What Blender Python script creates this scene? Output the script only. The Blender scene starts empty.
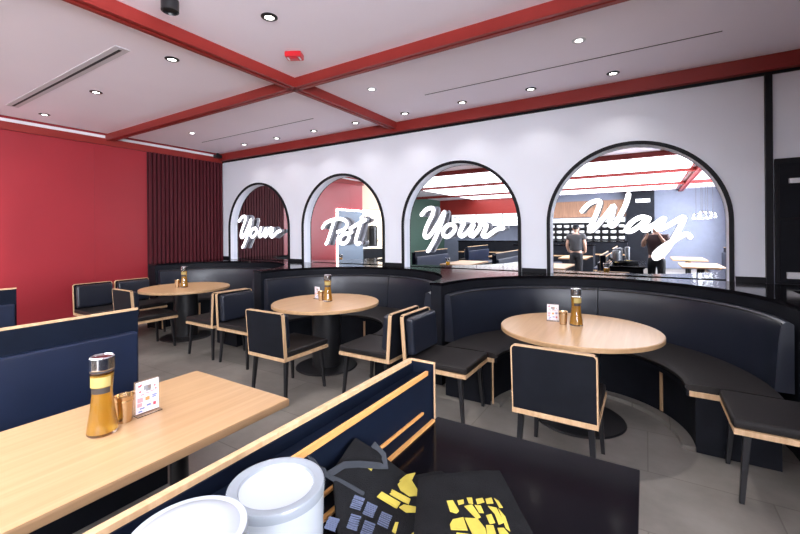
import bpy, bmesh, math, random
from mathutils import Vector, Matrix
random.seed(7)
PI = math.pi
scene = bpy.context.scene
COL = scene.collection

# ------------------------------------------------------------------ materials
def new_mat(name):
    m = bpy.data.materials.new(name); m.use_nodes = True
    nt = m.node_tree; b = nt.nodes['Principled BSDF']
    return m, nt, b

def mat(name, col, rough=.5, metal=0.0, spec=.5, var=0.0, vscale=6.0, bump=0.0, bscale=60.0, coat=0.0):
    m, nt, b = new_mat(name)
    b.inputs['Base Color'].default_value = (*col, 1)
    b.inputs['Roughness'].default_value = rough
    b.inputs['Metallic'].default_value = metal
    b.inputs['Specular IOR Level'].default_value = spec
    b.inputs['Coat Weight'].default_value = coat
    tc = nt.nodes.new('ShaderNodeTexCoord')
    if var > 0:
        n = nt.nodes.new('ShaderNodeTexNoise'); n.inputs['Scale'].default_value = vscale; n.inputs['Detail'].default_value = 4
        nt.links.new(tc.outputs['Object'], n.inputs['Vector'])
        r = nt.nodes.new('ShaderNodeValToRGB')
        r.color_ramp.elements[0].position = .3; r.color_ramp.elements[1].position = .7
        r.color_ramp.elements[0].color = (*[c * (1 - var) for c in col], 1)
        r.color_ramp.elements[1].color = (*[min(1, c * (1 + var)) for c in col], 1)
        nt.links.new(n.outputs['Fac'], r.inputs['Fac']); nt.links.new(r.outputs['Color'], b.inputs['Base Color'])
    if bump > 0:
        n2 = nt.nodes.new('ShaderNodeTexNoise'); n2.inputs['Scale'].default_value = bscale; n2.inputs['Detail'].default_value = 3
        nt.links.new(tc.outputs['Object'], n2.inputs['Vector'])
        bp = nt.nodes.new('ShaderNodeBump'); bp.inputs['Strength'].default_value = bump; bp.inputs['Distance'].default_value = .01
        nt.links.new(n2.outputs['Fac'], bp.inputs['Height']); nt.links.new(bp.outputs['Normal'], b.inputs['Normal'])
    return m

def wood(name, c1, c2, rough=.4, axis='Y', scale=2.2):
    m, nt, b = new_mat(name)
    tc = nt.nodes.new('ShaderNodeTexCoord'); mp = nt.nodes.new('ShaderNodeMapping')
    sc = {'X': (.6, 14, 14), 'Y': (14, .6, 14), 'Z': (14, 14, .6)}[axis]
    mp.inputs['Scale'].default_value = sc
    n = nt.nodes.new('ShaderNodeTexNoise'); n.inputs['Scale'].default_value = scale; n.inputs['Detail'].default_value = 6; n.inputs['Distortion'].default_value = .6
    r = nt.nodes.new('ShaderNodeValToRGB')
    r.color_ramp.elements[0].position = .32; r.color_ramp.elements[1].position = .68
    r.color_ramp.elements[0].color = (*c1, 1); r.color_ramp.elements[1].color = (*c2, 1)
    nt.links.new(tc.outputs['Object'], mp.inputs['Vector']); nt.links.new(mp.outputs['Vector'], n.inputs['Vector'])
    nt.links.new(n.outputs['Fac'], r.inputs['Fac']); nt.links.new(r.outputs['Color'], b.inputs['Base Color'])
    b.inputs['Roughness'].default_value = rough
    return m

def emit(name, col, strength):
    m, nt, b = new_mat(name)
    b.inputs['Base Color'].default_value = (*col, 1)
    b.inputs['Emission Color'].default_value = (*col, 1)
    b.inputs['Emission Strength'].default_value = strength
    return m

def glass(name, col, rough=0.02, ior=1.45):
    m, nt, b = new_mat(name)
    b.inputs['Base Color'].default_value = (*col, 1); b.inputs['Roughness'].default_value = rough
    b.inputs['Transmission Weight'].default_value = 1.0; b.inputs['IOR'].default_value = ior
    return m

M = {}
M['white_wall'] = mat('painted white plaster', (.84, .87, .95), .6, var=.015, vscale=1.5)
M['white_gloss'] = mat('white satin paint', (.84, .84, .87), .35)
M['ceiling'] = mat('ceiling paint', (.94, .86, .95), .7, var=.02, vscale=.8)
M['red_wall'] = mat('red panel paint', (.34, .024, .034), .36, var=.06, vscale=.7)
M['red_beam'] = mat('red beam paint', (.27, .020, .015), .45, var=.05, vscale=3)
M['pink'] = mat('dusty pink paint', (.60, .20, .24), .5)
M['slat'] = mat('maroon slats', (.085, .012, .018), .6, spec=.2)
M['slat_dark'] = mat('slat backing', (.012, .006, .010), .7)
M['black'] = mat('black laminate', (.007, .008, .012), .62, spec=.16, var=.2, vscale=8)
M['black_frame'] = mat('black frame paint', (.009, .009, .012), .5, spec=.2)
M['black_metal'] = mat('black powder coated steel', (.010, .010, .012), .35, spec=.5)
M['stone'] = mat('black polished stone', (.004, .0035, .005), .10, var=.5, vscale=180, spec=.22)
M['counter_stone'] = mat('black counter stone', (.004, .0035, .005), .12, spec=.10)
M['leather'] = mat('black leather', (.010, .013, .023), .32, spec=.6, bump=.12, bscale=220)
M['seat_leather'] = mat('worn black leather', (.013, .011, .011), .45, spec=.35, var=.25, vscale=9, bump=.12, bscale=200)
M['navy'] = mat('navy leather', (.006, .012, .034), .42, var=.12, vscale=5, bump=.08, bscale=200)
M['navy_panel'] = mat('dark navy laminate', (.004, .007, .016), .55, spec=.12, var=.15, vscale=5)
M['ply'] = wood('plywood edge', (.52, .32, .17), (.64, .43, .25), .5, 'Z', 3)
M['ply_orange'] = wood('warm lit plywood edge', (.56, .26, .08), (.68, .34, .11), .45, 'Y', 3)  # plywood again, with warm light put into its colour
M['table_wood'] = wood('maple laminate', (.50, .30, .15), (.58, .365, .195), .33, 'Y', 2.0)
M['table_edge'] = wood('maple edge band', (.42, .25, .12), (.50, .31, .16), .45, 'Y', 2.0)
M['chrome'] = mat('polished steel', (.78, .78, .80), .16, metal=1)
M['handle_steel'] = mat('satin steel', (.80, .80, .82), .5, metal=.3)
M['brass'] = mat('brushed brass', (.62, .47, .30), .24, metal=1)
M['glass'] = glass('clear glass', (.98, .99, .98))
M['oil'] = mat('amber oil', (.80, .44, .05), .15, spec=.6)
M['oil'].node_tree.nodes['Principled BSDF'].inputs['Transmission Weight'].default_value = .55
M['label'] = mat('amber label', (.46, .36, .12), .5)
M['dark_label'] = mat('dark label', (.05, .04, .035), .5)
M['card'] = mat('printed card', (.86, .80, .84), .35)
M['acrylic'] = glass('clear acrylic', (.99, .97, .98), .03, 1.3)
for k, c in dict(print_red=(.60, .06, .10), print_pink=(.80, .38, .42), print_orange=(.75, .30, .10), print_blue=(.16, .22, .50), print_grey=(.30, .30, .32)).items():
    M[k] = mat(k.replace('_', ' '), c, .5)
M['plastic'] = mat('white plastic', (.38, .405, .44), .22, spec=.5)
M['clear_plastic'] = mat('frosted plastic', (.31, .34, .38), .16, spec=.6)
M['clear_plastic'].node_tree.nodes['Principled BSDF'].inputs['Transmission Weight'].default_value = .25
M['cloth'] = mat('black cotton', (.009, .009, .010), .85, spec=.08, var=.2, vscale=30, bump=.4, bscale=350)
M['strap'] = mat('grey cotton strap', (.016, .019, .026), .8)
M['yellow'] = mat('yellow print', (.44, .35, .05), .7, var=.08, vscale=40)
M['faded'] = mat('blue grey print', (.075, .09, .15), .8)
M['red_plastic'] = mat('red plastic', (.55, .012, .02), .3)
M['grille'] = mat('diffuser metal', (.62, .60, .64), .5)
M['slot'] = mat('diffuser slot', (.03, .03, .035), .7)
M['grey_wall'] = mat('grey blue paint', (.16, .18, .24), .6, var=.05)
M['green_wall'] = mat('dark green paint', (.035, .075, .055), .6)
M['door_grey'] = mat('blue grey door', (.22, .28, .36), .35)
M['beige'] = mat('beige plaster', (.62, .46, .34), .6)
M['timber'] = wood('brown timber slats', (.20, .10, .06), (.32, .17, .10), .6, 'Z', 4)
M['dish'] = mat('white china', (.80, .80, .80), .25)
M['skin'] = mat('skin', (.56, .34, .25), .5)
M['hair'] = mat('black hair', (.012, .010, .010), .5)
M['shirt'] = mat('charcoal shirt', (.05, .05, .055), .8)
M['shirt2'] = mat('dark maroon shirt', (.045, .022, .026), .8)
M['trouser'] = mat('black trousers', (.012, .012, .016), .8)
M['mirror'] = mat('mirror silver', (.90, .91, .93), 0.0, metal=1)
M['luminous'] = emit('luminous panel', (.93, .95, 1.0), 4.1)
M['lamp'] = emit('lamp lens', (1, .97, .92), 12)
M['led'] = emit('led edge light', (1, .86, .80), 8)
M['warm'] = emit('glowing recess wall', (1, .90, .76), 2.0)  # emission stands in for light on the recess wall, no fitting
M['letter'] = emit('lit letter face', (1, .98, 1.0), 2.2)
M['letter_side'] = mat('letter side', (.42, .43, .48), .6)
M['window'] = emit('daylight window', (.88, .92, 1.0), 23.0)
M['menu'] = emit('lit menu board', (.92, .95, .95), .75)

# concrete floor: large worn tiles
def floor_mat():
    m, nt, b = new_mat('worn concrete tile')
    tc = nt.nodes.new('ShaderNodeTexCoord')
    n1 = nt.nodes.new('ShaderNodeTexNoise'); n1.inputs['Scale'].default_value = 1.1; n1.inputs['Detail'].default_value = 7; n1.inputs['Roughness'].default_value = .62
    r1 = nt.nodes.new('ShaderNodeValToRGB'); r1.color_ramp.elements[0].position = .32; r1.color_ramp.elements[1].position = .70
    r1.color_ramp.elements[0].color = (.14, .128, .113, 1); r1.color_ramp.elements[1].color = (.31, .285, .255, 1)
    br = nt.nodes.new('ShaderNodeTexBrick'); br.inputs['Scale'].default_value = 1.0
    br.inputs['Brick Width'].default_value = 1.2; br.inputs['Row Height'].default_value = .6; br.inputs['Mortar Size'].default_value = .004
    br.inputs['Color1'].default_value = (1, 1, 1, 1); br.inputs['Color2'].default_value = (.86, .86, .87, 1); br.inputs['Mortar'].default_value = (.62, .60, .58, 1)
    mx = nt.nodes.new('ShaderNodeMix'); mx.data_type = 'RGBA'; mx.blend_type = 'MULTIPLY'; mx.inputs['Factor'].default_value = 1
    L = nt.links.new
    L(tc.outputs['Object'], n1.inputs['Vector']); L(tc.outputs['Object'], br.inputs['Vector'])
    L(n1.outputs['Fac'], r1.inputs['Fac']); L(r1.outputs['Color'], mx.inputs['A']); L(br.outputs['Color'], mx.inputs['B'])
    L(mx.outputs['Result'], b.inputs['Base Color'])
    b.inputs['Roughness'].default_value = .42
    return m
M['floor'] = floor_mat()

# ------------------------------------------------------------------ mesh builder
class MB:
    def __init__(s): s.bm = bmesh.new()
    def merge(s, t):
        me = bpy.data.meshes.new('tmp'); t.to_mesh(me); t.free(); s.bm.from_mesh(me); bpy.data.meshes.remove(me); return s
    def box(s, x0, x1, y0, y1, z0, z1, bev=0, seg=2):
        t = bmesh.new(); bmesh.ops.create_cube(t, size=1)
        for v in t.verts:
            v.co = Vector(((x0 + x1) / 2 + v.co.x * (x1 - x0), (y0 + y1) / 2 + v.co.y * (y1 - y0), (z0 + z1) / 2 + v.co.z * (z1 - z0)))
        if bev: bmesh.ops.bevel(t, geom=t.edges[:], offset=bev, segments=seg, profile=.6, affect='EDGES')
        return s.merge(t)
    def hexa(s, lo, hi, bev=0, seg=2):
        """eight corners: lo and hi are four points each, same winding"""
        t = bmesh.new(); a = [t.verts.new(p) for p in lo]; b = [t.verts.new(p) for p in hi]
        t.faces.new(a[::-1]); t.faces.new(b)
        for i in range(4): t.faces.new((a[i], a[(i + 1) % 4], b[(i + 1) % 4], b[i]))
        bmesh.ops.recalc_face_normals(t, faces=t.faces[:])
        if bev: bmesh.ops.bevel(t, geom=t.edges[:], offset=bev, segments=seg, profile=.6, affect='EDGES')
        return s.merge(t)
    def prism(s, pts, axis, a, b, bev=0, seg=2):
        t = bmesh.new()
        def P(p, h):
            return {'Z': (p[0], p[1], h), 'Y': (p[0], h, p[1]), 'X': (h, p[0], p[1])}[axis]
        va = [t.verts.new(P(p, a)) for p in pts]; vb = [t.verts.new(P(p, b)) for p in pts]
        n = len(pts)
        fa = t.faces.new(va); fb = t.faces.new(vb[::-1])
        for i in range(n): t.faces.new((va[i], vb[i], vb[(i + 1) % n], va[(i + 1) % n]))
        bmesh.ops.recalc_face_normals(t, faces=t.faces[:])
        if bev:
            e = [e for f in (fa, fb) for e in f.edges]
            bmesh.ops.bevel(t, geom=e, offset=bev, segments=seg, profile=.6, affect='EDGES')
        return s.merge(t)
    def lathe(s, prof, cx=0, cy=0, seg=32):
        t = bmesh.new(); rings = []
        for r, z in prof:
            if r < 1e-5: rings.append([t.verts.new((cx, cy, z))])
            else: rings.append([t.verts.new((cx + r * math.cos(2 * PI * k / seg), cy + r * math.sin(2 * PI * k / seg), z)) for k in range(seg)])
        for A, B in zip(rings, rings[1:]):
            if len(A) == 1 and len(B) == 1: continue
            for k in range(seg):
                k2 = (k + 1) % seg
                if len(A) == 1: t.faces.new((A[0], B[k], B[k2]))
                elif len(B) == 1: t.faces.new((A[k], A[k2], B[0]))
                else: t.faces.new((A[k], A[k2], B[k2], B[k]))
        for R in (rings[0], rings[-1]):
            if len(R) > 1: t.faces.new(R)
        bmesh.ops.recalc_face_normals(t, faces=t.faces[:])
        return s.merge(t)
    def tube(s, pts, r, seg=10):
        t = bmesh.new(); pts = [Vector(p) for p in pts]; n = len(pts); rings = []
        rr = r if isinstance(r, (list, tuple)) else [r] * n
        up = Vector((0, 0, 1))
        for i, p in enumerate(pts):
            d = (pts[min(i + 1, n - 1)] - pts[max(i - 1, 0)]).normalized()
            a = d.cross(up)
            if a.length < 1e-3: a = d.cross(Vector((1, 0, 0)))
            a.normalize(); b = d.cross(a)
            rings.append([t.verts.new(p + (a * math.cos(2 * PI * k / seg) + b * math.sin(2 * PI * k / seg)) * rr[i]) for k in range(seg)])
        for A, B in zip(rings, rings[1:]):
            for k in range(seg): t.faces.new((A[k], A[(k + 1) % seg], B[(k + 1) % seg], B[k]))
        t.faces.new(rings[0]); t.faces.new(rings[-1])
        bmesh.ops.recalc_face_normals(t, faces=t.faces[:])
        return s.merge(t)
    def sweep(s, rings, closed=False):
        """rings: list of equal-length closed loops of points; end caps unless closed"""
        t = bmesh.new(); R = [[t.verts.new(p) for p in ring] for ring in rings]; m = len(R[0])
        pairs = list(zip(R, R[1:])) + ([(R[-1], R[0])] if closed else [])
        for A, B in pairs:
            for k in range(m): t.faces.new((A[k], A[(k + 1) % m], B[(k + 1) % m], B[k]))
        if not closed: t.faces.new(R[0]); t.faces.new(R[-1])
        bmesh.ops.recalc_face_normals(t, faces=t.faces[:])
        return s.merge(t)
    def ball(s, c, r, sx=1, sy=1, sz=1, u=20, v=14):
        t = bmesh.new(); bmesh.ops.create_uvsphere(t, u_segments=u, v_segments=v, radius=r)
        for q in t.verts: q.co = Vector((c[0] + q.co.x * sx, c[1] + q.co.y * sy, c[2] + q.co.z * sz))
        return s.merge(t)
    def xform(s, mtx): s.bm.transform(mtx); return s

def obj(name, mb, m, parent=None, smooth=True, ang=32):
    me = bpy.data.meshes.new(name); mb.bm.to_mesh(me); mb.bm.free()
    ms = m if isinstance(m, list) else [m]
    for x in ms: me.materials.append(x)
    if smooth:
        for p in me.polygons: p.use_smooth = True
        me.set_sharp_from_angle(angle=math.radians(ang))
    o = bpy.data.objects.new(name, me); COL.objects.link(o)
    if parent: o.parent = parent
    if smooth:
        wn = o.modifiers.new('weighted normals', 'WEIGHTED_NORMAL'); wn.keep_sharp = True; wn.weight = 80
    return o

def tag(o, label, cat, group=None):
    o['label'] = label; o['category'] = cat
    if group: o['group'] = group
    return o
def thing(name, label, cat, loc=(0, 0, 0), rz=0, group=None):
    o = bpy.data.objects.new(name, None); COL.objects.link(o)
    o.empty_display_size = .1
    o.location = loc; o.rotation_euler = (0, 0, rz)
    return tag(o, label, cat, group)
def struct(name, mb, m, smooth=False):
    o = obj(name, mb, m, None, smooth); o['kind'] = 'structure'; return o
def dup(root, loc, rz=0, label=None, group=None):
    kids = [c for c in bpy.data.objects if c.parent == root]
    r = root.copy(); COL.objects.link(r); r.location = loc; r.rotation_euler = (0, 0, rz)
    if label: r['label'] = label
    if group: r['group'] = group
    for ch in kids:
        sub = [g for g in bpy.data.objects if g.parent == ch]
        c = ch.copy(); COL.objects.link(c); c.parent = r
        for g in sub:
            d = g.copy(); COL.objects.link(d); d.parent = c
    return r

# ------------------------------------------------------------------ dimensions (metres)
XL, YW, ZC = -7.54, 5.10, 3.195          # left wall, arch wall, ceiling
XR, YB, XLL = 2.70, -9.0, -9.2           # right wall, far wall behind the camera, recess on the left
ARCH_X = [-6.416, -4.326, -2.236, -.146] # arch centres
TAB_X = [-5.94, -3.18, -.49]; TAB_Y = [3.40, 3.48, 3.57]; SEAT_Y = 3.43
BX = [-5.95, -3.19, -.45]; BY = 3.64     # booth centres
LEDGE = 1.035

# ------------------------------------------------------------------ room shell
struct('floor', MB().box(XLL - .2, XR + .2, YB - .2, YW + .3, -.08, 0), M['floor'])
struct('ceiling', MB().box(XL + .10, XR + .2, YB - .2, YW + .3, ZC, ZC + .12).box(XLL - .2, XL + .10, YB - .2, -2.0, ZC, ZC + .12), M['ceiling'])
# cove above the left wall
struct('trim_1', MB().box(XL - .1, XL + .10, -2.0, YW, ZC + .06, ZC + .12).box(XL, XL + .028, .4, YW - .02, 3.125, 3.176), M['white_gloss'])

def beam(name, x0, x1, y0, y1, z0=3.095):
    b = MB().box(x0, x1, y0, y1, z0 + .018, ZC + .01)
    if x1 - x0 > y1 - y0:
        b.box(x0, x1, y0, y0 + .034, z0, z0 + .02).box(x0, x1, y1 - .045, y1, z0, z0 + .02)
    else:
        b.box(x0, x0 + .045, y0, y1, z0, z0 + .02).box(x1 - .034, x1, y0, y1, z0, z0 + .02)
    return struct(name, b, M['red_beam'])
beam('ceiling_beam', -3.255, -3.145, .55, YW - .095)
beam('ceiling_beam', XL, XR, 2.985, 3.085)
beam('ceiling_beam', XL + .1, XR, .42, .56)
beam('ceiling_beam', XL + .1, XR, -2.56, -2.42)
beam('ceiling_beam', XLL, XR, -5.98, -5.84)
beam('ceiling_beam', 1.12, 1.26, YB, .42)
struct('ceiling_beam', MB().box(XL, XR, YW - .095, YW + .1, 3.055, ZC + .01), M['red_beam'])
struct('ceiling_beam', MB().box(XL - .1, XL + .045, .4, YW, 3.018, 3.128), M['red_beam'])

# arch wall: one slab with four arched openings
R_IN, SPR = .850, 1.645
def arch_pts(cx, r, spr, z0, n=28):
    """from bottom right over the top to bottom left"""
    return [(cx + r, z0)] + [(cx + r * math.cos(PI * k / n), spr + (r + .005) * math.sin(PI * k / n)) for k in range(n + 1)] + [(cx - r, z0)]
WX1 = 1.00
out = [(XL, LEDGE - .02)]
for cx in ARCH_X: out += arch_pts(cx, R_IN, SPR, LEDGE - .02)[::-1]
out += [(WX1, LEDGE - .02), (WX1, 3.06), (XL, 3.06)]
wb = MB().prism(out, 'Y', YW, YW + .08)
wb.box(XL, WX1, YW, YW + .08, 0, LEDGE - .02).box(XL, XR, YW + .10, YW + .2, 0, ZC)
wb.box(WX1, XR, YW - .005, YW + .1, 0, 3.06)
struct('wall_back', wb, M['white_wall'])
struct('trim_2', MB().box(XL, XR, YW - .022, YW + .01, 3.026, 3.056), M['black_frame'])
struct('trim_3', MB().box(.975, 1.028, YW - .045, YW + .01, LEDGE, 3.03), M['black_frame'])
for i, cx in enumerate(ARCH_X):
    o, inn = arch_pts(cx, R_IN + .038, SPR, LEDGE, 40), arch_pts(cx, R_IN, SPR, LEDGE, 40)
    rings = [[(a[0], YW - .022, a[1]), (a[0], YW + .002, a[1]), (b[0], YW + .002, b[1]), (b[0], YW - .022, b[1])] for a, b in zip(o, inn)]
    struct('trim_%d' % (4 + i), MB().sweep(rings), M['black_frame'], True)
# base strip between the arches, above the ledge
bs = MB(); xs = [XL] + [v for cx in ARCH_X for v in (cx - R_IN - .048, cx + R_IN + .048)] + [.975]
for a, b in zip(xs[0::2], xs[1::2]): bs.box(a, b, YW - .02, YW + .005, LEDGE, LEDGE + .052)
struct('baseboard_back', bs, M['black_frame'])
PLACE = ['first arch beside the slatted corner', 'second arch from the slatted corner', 'third arch from the slatted corner', 'arch at the right end']
for i, cx in enumerate(ARCH_X):
    t = tag(obj('arched_mirror', MB().prism(arch_pts(cx, R_IN + .02, SPR, LEDGE - .015, 40), 'Y', YW + .081, YW + .094), M['mirror'], None, False),
            'tall arched wall mirror set inside the ' + PLACE[i], 'mirror', 'arched mirrors along the white wall')

# left wall: red panels, slats near the corner
lw = MB().box(XL - .1, XL, .42, YW + .1, 0, ZC + .1)
for y in (1.02, 2.18 + .66): lw.box(XL - .002, XL + .004, y - .003, y + .003, LEDGE - .2, 3.02)
lw = struct('wall_left', lw, M['red_wall'])
sl = MB().box(XL, XL + .012, 3.63, YW - .02, 0, 3.02)
so = obj('slatted_wall_panel', sl, M['slat_dark'], None, False); so['kind'] = 'structure'
sl = MB(); y = 3.64
while y < YW - .06:
    sl.box(XL + .012, XL + .05, y, y + .045, 0, 3.02); y += .0735
ss = obj('slats', sl, M['slat'], so, False)

# the part of the left side behind the photographer (seen in the mirrors)
struct('wall_left', MB().box(XL - .12, XL, -2.0, -.95, 0, ZC + .1).box(XL - .12, XL, -.95, .42, 2.3, ZC + .1), M['beige'])
d = struct('door_1', MB().box(XL - .05, XL + .03, .44, 1.62, 0, 2.2, .004), M['door_grey'])
struct('trim_8', MB().box(XL, XL + .035, 1.62, 1.665, 0, 2.245).box(XL, XL + .035, .42, 1.62, 2.20, 2.245), M['led'])
struct('wall_side', MB().box(XLL - .1, XLL, YB, -2.0, 0, ZC).box(XLL, XL, -2.0, -1.9, 0, ZC), M['green_wall'])
struct('wall_recess', MB().box(XL - .75, XL - .65, -1.98, .42, 0, 2.4), M['warm'])  # the wall glows by itself in place of being lit
sh = thing('service_shelf', 'lit beverage shelf in the wall recess behind the room, seen only in the second mirror', 'shelf', (XL - .35, -.26, 0))
obj('counter', MB().box(-.3, .3, -.66, .66, 0, 1.0, .01), M['black'], sh); obj('shelf_board', MB().box(-.3, .2, -.66, .66, 1.06, 1.10, .005), M['white_gloss'], sh)
for k in range(2):
    u = thing('drinks_urn', 'tall black drinks urn on the recess shelf, %s the grey door' % ('nearer' if k == 0 else 'farther from'), 'urn', (XL - .3, .05 - .55 * k, 1.10), 0, 'drinks urns in the recess')
    obj('body', MB().lathe([(.0, 0), (.17, 0), (.18, .03), (.18, .62), (.14, .68), (0, .70)], 0, 0, 24), M['black_metal'], u)
    obj('tap', MB().tube([(.17, 0, .2), (.24, 0, .2), (.25, 0, .15)], .015), M['chrome'], u)

# right wall, far wall
struct('window_1', MB().box(XR - .02, XR + .01, -7.8, .5, .8, 2.9), M['window'])
wm = MB()
for k in range(7): wm.box(XR - .06, XR - .015, -7.8 + k * 1.38 - .03, -7.8 + k * 1.38 + .03, .8, 2.9)
struct('window_2', wm.box(XR - .06, XR - .015, -7.83, .53, .74, .8).box(XR - .06, XR - .015, -7.83, .53, 2.9, 2.96), M['black_frame'])
struct('wall_right', MB().box(XR, XR + .1, YB, YW + .1, 0, ZC), M['grey_wall'])
struct('wall_light_block', MB().box(1.6, XR, .56, .66, 0, ZC), M['grey_wall'])  # added out of view to keep window light off the right end
fw = MB().box(XLL - .1, XR + .1, YB - .1, YB, 0, ZC)
struct('wall_front', fw, M['grey_wall'])
struct('wall_bulkhead', MB().box(XLL, -4.9, YB, YB + .5, 2.42, ZC), M['red_beam'])
struct('wall_timber', MB().box(-4.5, -.7, YB, YB + .06, 2.15, 2.87), M['timber'])
struct('wall_dark', MB().box(-.7, .3, YB, YB + .3, 0, ZC), M['black'])
struct('trim_9', MB().box(-.35, .15, YB + .3, YB + .32, 2.70, 2.84), M['menu'])

# luminous ceiling bays behind the photographer
names = ['luminous ceiling panel right behind the photographer', 'luminous ceiling panel over the middle tables behind', 'luminous ceiling panel over the kitchen counter']
for i, (a, b) in enumerate(((-2.42, .42), (-5.84, -2.56), (-8.5, -5.98))):
    t = thing('ceiling_light_panel', names[i] + ', seen in the mirrors', 'light', ((XL + 1.2) / 2, (a + b) / 2, ZC - .03), 0, 'luminous ceiling panels')
    w, h = (1.06 - XL - .3) / 2, (b - a) / 2 - .08
    obj('diffuser', MB().box(-w, w, -h, h, -.004, .012), M['luminous'], t, False)
    obj('frame', MB().box(-w - .04, w + .04, -h - .04, -h, -.01, .03).box(-w - .04, w + .04, h, h + .04, -.01, .03).box(-w - .04, -w, -h, h, -.01, .03).box(w, w + .04, -h, h, -.01, .03), M['red_beam'], t, False)

# ------------------------------------------------------------------ ceiling fittings
def downlight(x, y, label, first=[None]):
    if first[0] is None:
        t = thing('downlight', label, 'downlight', (x, y, ZC), 0, 'recessed ceiling downlights')
        obj('trim_ring', MB().lathe([(.036, -.001), (.036, -.010), (.050, -.010), (.062, -.003), (.062, .001), (.036, .001)], 0, 0, 24), M['black_metal'], t)
        obj('lens', MB().lathe([(0, -.003), (.036, -.003), (.036, .001), (0, .001)], 0, 0, 20), M['lamp'], t)
        first[0] = t
        return t
    return dup(first[0], (x, y, ZC), 0, label)
ordn = ['first', 'second', 'third', 'fourth', 'fifth', 'sixth', 'seventh', 'eighth']
for k, x in enumerate([-6.27, -5.40, -4.53, -3.68, -2.82, -1.97, -1.12, -.28]):
    downlight(x, 4.70, 'black rimmed ceiling downlight, %s from the left in the row above the arches' % ordn[k])
for k, x in enumerate([-6.94, -5.37, -3.77, -2.42]):
    downlight(x, 2.045, ['black rimmed ceiling downlight closest to the red wall, before the long air slot', 'black rimmed ceiling downlight between the long air slot and the left cross beam', 'black rimmed ceiling downlight near the large beam, right of the long air slot', 'black rimmed ceiling downlight at the top between the speaker and the fire alarm'][k])
def spot(x, y, label):
    t = thing('downlight', label, 'downlight', (x, y, ZC), 0, 'white trimmed downlights')
    obj('trim_ring', MB().lathe([(.030, -.001), (.030, -.006), (.055, -.004), (.058, .001), (.03, .001)], 0, 0, 24), M['grille'], t)
    obj('lens', MB().lathe([(0, -.004), (.030, -.004), (.030, .001), (0, .001)], 0, 0, 20), M['lamp'], t)
spot(-6.265, 3.71, 'glowing white trimmed downlight in the left bay near the slatted wall')
spot(-.48, 3.73, 'glowing white trimmed downlight above the right hand round table')

def diffuser(x0, x1, y, w, label, slots):
    t = thing('air_diffuser', label, 'air vent', ((x0 + x1) / 2, y, ZC), 0, 'linear air slots in the ceiling')
    L = (x1 - x0) / 2
    if w > .03: obj('frame', MB().box(-L - .05, L + .05, -w, w, -.008, .001, .003), M['grille'], t)
    for k in slots: obj('slot', MB().box(-L, L, k - .012 if w > .03 else k - .006, k + .012 if w > .03 else k + .006, -.010 if w > .03 else -.003, .001), M['slot'], t, False)
diffuser(-6.78, -3.95, 1.69, .06, 'wide white framed air slot in the left ceiling bay', [0])
diffuser(-2.24, .55, 4.205, .02, 'thin black air slot in the ceiling in front of the two right arches', [0])
diffuser(-6.76, -4.04, 4.185, .02, 'thin black air slot in the ceiling in front of the two left arches', [0])

fa = thing('fire_alarm', 'small red fire alarm strobe on the ceiling beside the beam crossing', 'alarm', (-2.72, 2.58, ZC), .5)
obj('body', MB().box(-.075, .075, -.055, .055, -.05, .001, .012), M['red_plastic'], fa); obj('strobe', MB().box(-.03, .03, -.028, .028, -.058, -.048, .004), M['red_plastic'], fa)
obj('lettering', MB().box(-.06, -.045, -.03, .03, -.0515, -.049).box(.045, .06, -.03, .03, -.0515, -.049), M['white_gloss'], fa, False)
spot(-2.66, 3.70, 'white trimmed downlight in the ceiling above the middle round table')
ts = thing('track_spotlight', 'black cylindrical ceiling speaker spot at the top edge of the picture', 'spotlight', (-2.73, 1.47, ZC))
obj('base', MB().lathe([(0, .001), (.05, .001), (.05, -.02), (.02, -.025), (.02, -.06), (0, -.06)], 0, 0, 20), M['black_metal'], ts)
obj('head', MB().lathe([(0, -.05), (.045, -.05), (.055, -.06), (.055, -.135), (.045, -.14), (.04, -.125), (0, -.125)], 0, 0, 24), M['black_metal'], ts)
cm = thing('corner_speaker', 'tiny black speaker box in the ceiling corner above the slatted wall', 'speaker', (XL + .12, YW - .17, ZC))
obj('bracket', MB().box(-.02, .02, -.02, .02, -.04, .001), M['black_metal'], cm); obj('body', MB().box(-.06, .06, -.06, .06, -.10, -.03, .012), M['black_metal'], cm)

# ------------------------------------------------------------------ lit script words in the arches
WAY = [[(-0.489, 1.783), (-0.441, 1.843), (-0.385, 1.88), (-0.334, 1.895), (-0.303, 1.883), (-0.312, 1.829), (-0.347, 1.727), (-0.387, 1.632), (-0.411, 1.563), (-0.38, 1.558), (-0.301, 1.648), (-0.209, 1.773), (-0.164, 1.831), (-0.173, 1.755), (-0.198, 1.663), (-0.192, 1.603), (-0.15, 1.623), (-0.09, 1.736), (-0.043, 1.843), (-0.016, 1.949)],
 [(0.172, 1.679), (0.11, 1.697), (0.032, 1.658), (-0.03, 1.584), (-0.034, 1.542), (0.017, 1.547), (0.095, 1.607), (0.172, 1.682), (0.137, 1.606), (0.12, 1.562), (0.15, 1.552), (0.206, 1.597)],
 [(0.206, 1.597), (0.267, 1.644), (0.314, 1.678), (0.28, 1.62), (0.249, 1.572), (0.273, 1.561), (0.34, 1.595), (0.419, 1.649), (0.483, 1.683), (0.463, 1.609), (0.405, 1.483), (0.338, 1.348), (0.271, 1.267), (0.228, 1.25), (0.231, 1.298), (0.292, 1.364), (0.378, 1.428), (0.456, 1.486), (0.507, 1.507), (0.535, 1.48)]]
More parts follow.
